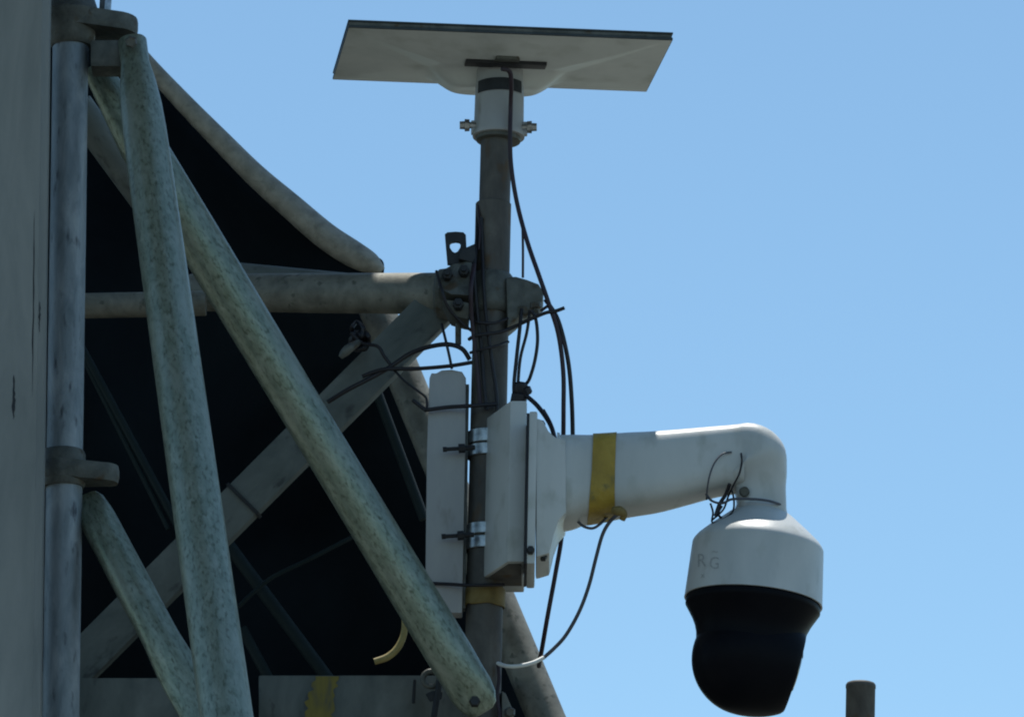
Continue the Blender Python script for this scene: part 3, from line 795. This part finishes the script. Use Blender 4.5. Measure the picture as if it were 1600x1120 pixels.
cable('pole_cable', [(747, 318, -.005), (745, 372, -.02), (741, 425, -.045), (745, 480, -.045), (752, 545, -.04), (756, 600, -.04), (760, 640, -.04)], 6, M['rubber'], label='black cable running down the left front of the pole', group=GC)
cable('pole_cable', [(752, 340, -.027), (754, 400, -.03), (755, 440, -.045), (760, 500, -.045), (768, 560, -.04), (775, 610, -.04), (777, 642, -.04)], 5.5, M['rubber'], label='black cable running down the middle of the pole front', group=GC)
cable('pole_cable', [(747, 320, -.014), (750, 360, -.03), (748, 390, -.03)], 3.5, M['plum_cable'], label='short reddish cable at the top left edge of the lower pole', group=GC)
cable('black_cable', [(822, 618, -.05), (838, 632, -.06), (852, 650, -.08), (862, 668, -.10), (868, 690, -.12)], 7.5, M['rubber'], label='black cable curving from the connector down into the arm flange', group=GC)
cable('thin_cable', [(850, 640, -.07), (862, 662, -.10), (867, 684, -.12)], 3, M['plum_cable'], label='thin reddish cable beside the one entering the arm flange', group=GC)
cn = empty('cable_connector', P(815, 610, -.045), 'black cable connector just above the camera mounting box', 'connector')
lathe('connector_body', P(809, 634, -.04), P(815, 596, -.05), [(0, .010), (.004, .013), (.018, .0125), (.020, .010), (.024, .0115), (.034, .0105), (.038, .006)], M['rubber'], cn, n=14)
lathe('nut', P(824, 617, -.045), P(819, 605, -.05), [(0, .007), (.002, .0095), (.011, .0095), (.013, .006)], M['rubber'], cn, n=8)
cable('cable_tie', [(733, 530, -.035), (745, 524, -.05), (780, 519, -.045), (800, 512, -.04), (826, 500, -.05), (852, 489, -.06), (868, 486, -.06), (882, 481, -.06)], 6, M['rubber'], label='black tie round the pole below the couplers, tail pointing up right', cat='cable tie', group='black ties on the pole')
cable('cable_tie', [(735, 551, -.035), (752, 546, -.05), (778, 540, -.045), (794, 534, -.02)], 5, M['rubber'], label='short black tie wrapped level round the pole a little lower', cat='cable tie', group='black ties on the pole')
# left of the pole
cable('black_cable', [(512, 628, .0), (545, 608, -.01), (580, 590, -.01), (610, 573, -.01), (640, 553, -.01), (670, 542, -.02), (700, 538, -.03), (722, 545, -.035), (734, 562, -.03)], 7.5, M['rubber'], label='thick black cable arching from the flat brace over to the pole', group=GC)
cable('black_cable', [(566, 588, -.01), (600, 577, -.015), (650, 576, -.02), (700, 572, -.03), (738, 566, -.035)], 6.5, M['rubber'], label='nearly level black cable joining the flat brace to the pole', group=GC)
cable('thin_cable', [(690, 506, -.02), (696, 530, -.03), (702, 556, -.03), (706, 576, -.03)], 4.5, M['rubber'], label='thin dark cable dropping across the sky gap left of the pole', group=GC)
cable('thin_cable', [(548, 520, .0), (566, 536, .0), (590, 541, -.01), (600, 556, -.01), (612, 572, -.01)], 5.5, M['rubber'], label='kinked black cable in front of the flat brace bolt', group=GC)
cable('thin_cable', [(616, 578, -.01), (632, 595, -.02), (652, 610, -.03), (666, 622, -.03), (667, 640, -.035)], 4, M['rubber'], label='thin dark cable sagging onto the top left of the pale panel', group=GC)
for pp, w, lab in (([(734, 498, -.035), (745, 503, -.05), (770, 505, -.05), (796, 497, -.03)], 5, 'black tie wrapped round the pole right under the two couplers'),
                   ([(682, 424, -.04), (690, 452, -.075), (700, 480, -.07), (722, 505, -.05), (742, 520, -.045)], 5, 'black tie looping down over the left coupler to the pole')):
    cable('cable_tie', pp, w, M['rubber'], label=lab, cat='cable tie', group='black ties on the pole')
cable('pole_cable', [(741, 414, -.047), (736, 450, -.07), (737, 495, -.055), (742, 540, -.045), (747, 590, -.04), (750, 632, -.04)], 7, M['plum_cable'], label='thick plum cable down the left edge of the pole below the eye lug', group=GC)
# knot of dark stuff at the brace end
kn = empty('cable_knot', P(560, 530, .02), 'tangled black knot of cable at the upper end of the dark gap', 'cable knot')
for i in range(5):
    cx_, cy_ = 555 + random.uniform(-10, 12), 522 + random.uniform(-12, 14)
    pts = []
    for k in range(9):
        an = k * .9 + i; r_ = random.uniform(6, 16)
        v = P(cx_ + r_ * math.cos(an), cy_ + r_ * math.sin(an), .02 + random.uniform(-.015, .015)); pts.append((v.x, v.y, v.z, S(3.4)))
    sweep('strand', pts, M['rubber'], kn, n=7, sub=5)
o = sweep('rope_end', [(*P(560, 535, .0), .005), (*P(549, 542, -.01), .007), (*P(540, 549, -.01), .0075), (*P(532, 558, -.01), .004)], M['coupler'], None, n=12)
tag(o, 'small dirty beige rag end poking from the black cable knot', 'rag')
# under the arm
cable('grey_cable', [(903, 814, -.13), (912, 822, -.13), (926, 825, -.13), (938, 818, -.13), (948, 808, -.12)], 4.5, M['grey_cable'], label='short grey cable loop under the yellow tape on the arm', group=GC)
cable('grey_cable', [(966, 802, -.14), (952, 816, -.13), (941, 836, -.12), (931, 872, -.11), (920, 915, -.09), (905, 955, -.07), (884, 992, -.05), (864, 1014, -.04), (848, 1028, -.04)], 6, M['grey_cable'], label='dark cable swinging down from the yellow tape to its pale sunlit stretch', group=GC)
cable('sunlit_cable', [(849, 1027, -.04), (832, 1035, -.05), (810, 1040, -.055), (792, 1040, -.05), (778, 1036, -.03)], 6.5, M['sunlit_cable'], label='short sunlit stretch of the dark cable, coloured pale, curving round to the foot of the pole', group=GC)  # sunlight on the dark cable, put in as white colour
cable('thin_cable', [(778, 1036, -.03), (780, 1060, -.03), (777, 1090, -.03), (781, 1118, -.03), (781, 1150, -.03)], 6, M['plum_cable'], label='plum cable running down the lower right edge of the pole', group=GC)
# wires at the elbow
cable('elbow_wire', [(1104, 780, -.15), (1105, 765, -.17), (1109, 742, -.178), (1117, 722, -.176), (1129, 709, -.172), (1143, 706, -.168)], 2.8, M['grey_cable'], label='thin looped wire lying on the left front of the arm elbow', group='wires at the elbow')
cable('elbow_wire', [(1158, 708, -.170), (1159, 722, -.176), (1155, 740, -.178), (1146, 758, -.172), (1138, 775, -.155), (1130, 796, -.15), (1113, 812, -.16)], 3.2, M['rubber'], label='thin dark wire curving down the elbow and under the arm', group='wires at the elbow')
cable('elbow_wire', [(1103, 771, -.15), (1112, 782, -.15), (1128, 786, -.16), (1142, 780, -.165), (1160, 779, -.17), (1185, 780, -.172), (1205, 783, -.168), (1222, 789, -.145)], 4, M['grey_cable'], label='grey wire wrapped level round the neck above the dome', group='wires at the elbow')
cable('elbow_wire', [(1110, 786, -.15), (1114, 800, -.15), (1113, 816, -.165), (1128, 812, -.17), (1144, 800, -.17), (1147, 784, -.165), (1144, 766, -.168)], 3.2, M['rubber'], label='thin dark wire loop hanging in the gap left of the neck', group='wires at the elbow')
cable('elbow_wire', [(1140, 756, -.172), (1134, 772, -.16), (1124, 788, -.155), (1118, 806, -.155)], 6.0, M['rubber'], label='thicker bunched black wire between the arm and the dome', group='wires at the elbow')
cable('elbow_wire', [(1128, 790, -.155), (1122, 802, -.155), (1128, 810, -.165)], 4.0, M['rubber'], label='tiny black wire end tucked in beside the neck', group='wires at the elbow')
lathe('neck_screw', P(1163, 768, YA - .034), P(1163, 768, YA - .043), [(0, .008), (.006, .008), (.008, .006)], M['coupler'], sc, n=16)

# yellow strip hanging in the dark
o = sweep('hanging_strip', [(*P(628, 935, .0), .0045), (*P(632, 965, .0), .0048), (*P(631, 990, .0), .0052), (*P(621, 1012, .0), .0055), (*P(605, 1026, .0), .0056), (*P(585, 1033, .0), .0052)], M['yellow_strip'], None, n=12)
tag(o, 'curved ochre yellow hook-shaped strip hanging from the long diagonal tube', 'strip')

# clamp and rod at the foot of the long diagonal tube
fc = empty('foot_clamp', P(680, 1075, .03), 'dark clamp with a ring and rod in front of the yellow marked beam', 'clamp')
pts = []
for k in range(13):
    an = 2 * math.pi * k / 12; v = P(674 + 13 * math.cos(an), 1060 + 12 * math.sin(an), .05); pts.append((v.x, v.y, v.z, .0045))
sweep('ring', pts, M['coupler'], fc, n=8, sub=3)
simple_tube('rod', P(687, 1062, .04), P(678, 1120, .04), .005, .005, M['dark_steel'], fc, n=10)
prism('hook', [P(664, 1084, .04), P(676, 1078, .04), P(692, 1080, .04), P(690, 1092, .04), P(672, 1096, .04)], [P(664, 1084, .06), P(676, 1078, .06), P(692, 1080, .06), P(690, 1092, .06), P(672, 1096, .06)], M['dark_steel'], fc, .002)
simple_tube('pin', P(648, 1062, .08), P(646, 1098, .08), .0025, .0025, M['dark_steel'], fc, n=8)
# joint at the foot of the pole
fj = empty('foot_coupler', P(795, 1110, -.02), 'pale worn coupler at the foot of the pole on its right side', 'coupler', 'couplers on the pole')
prism('jaw', [P(784, 1078, -.02), P(790, 1082, -.02), P(800, 1105, -.02), P(808, 1150, -.02), P(784, 1150, -.02)], [P(x, y, -.02) + Vector((0, .05, 0)) for x, y in ((784, 1078), (790, 1082), (800, 1105), (808, 1150), (784, 1150))], M['beige_galv'], fj, .004)
straight_tube('bolt', P(797, 1112, -.02), P(797, 1112, -.045), [(0, .009, .009), (.012, .009, .009), (.018, .006, .006)], M['coupler'], fj, n=6)

# lone post at the lower right
a, b = P(1344, 1120, 0.3), P(1345, 1066, 0.3)
ga = to_ground(b, a, 0)
L = (b - ga).length; r = S(22.5, .3)
rings = [(0, r, r)] + [(L * i / 20, r, r) for i in range(1, 20)] + [(L - .010, r, r), (L - .009, r * 1.03, r * 1.03), (L - .004, r * 1.03, r * 1.03), (L - .001, r * .95, r * .95), (L, r * .85, r * .85)]
o = straight_tube('post', ga, b, rings, M['pole_steel'], None, 32, hollow=0.12, sharp=50)
tag(o, 'lone brown grey post top poking up at the lower right', 'post')
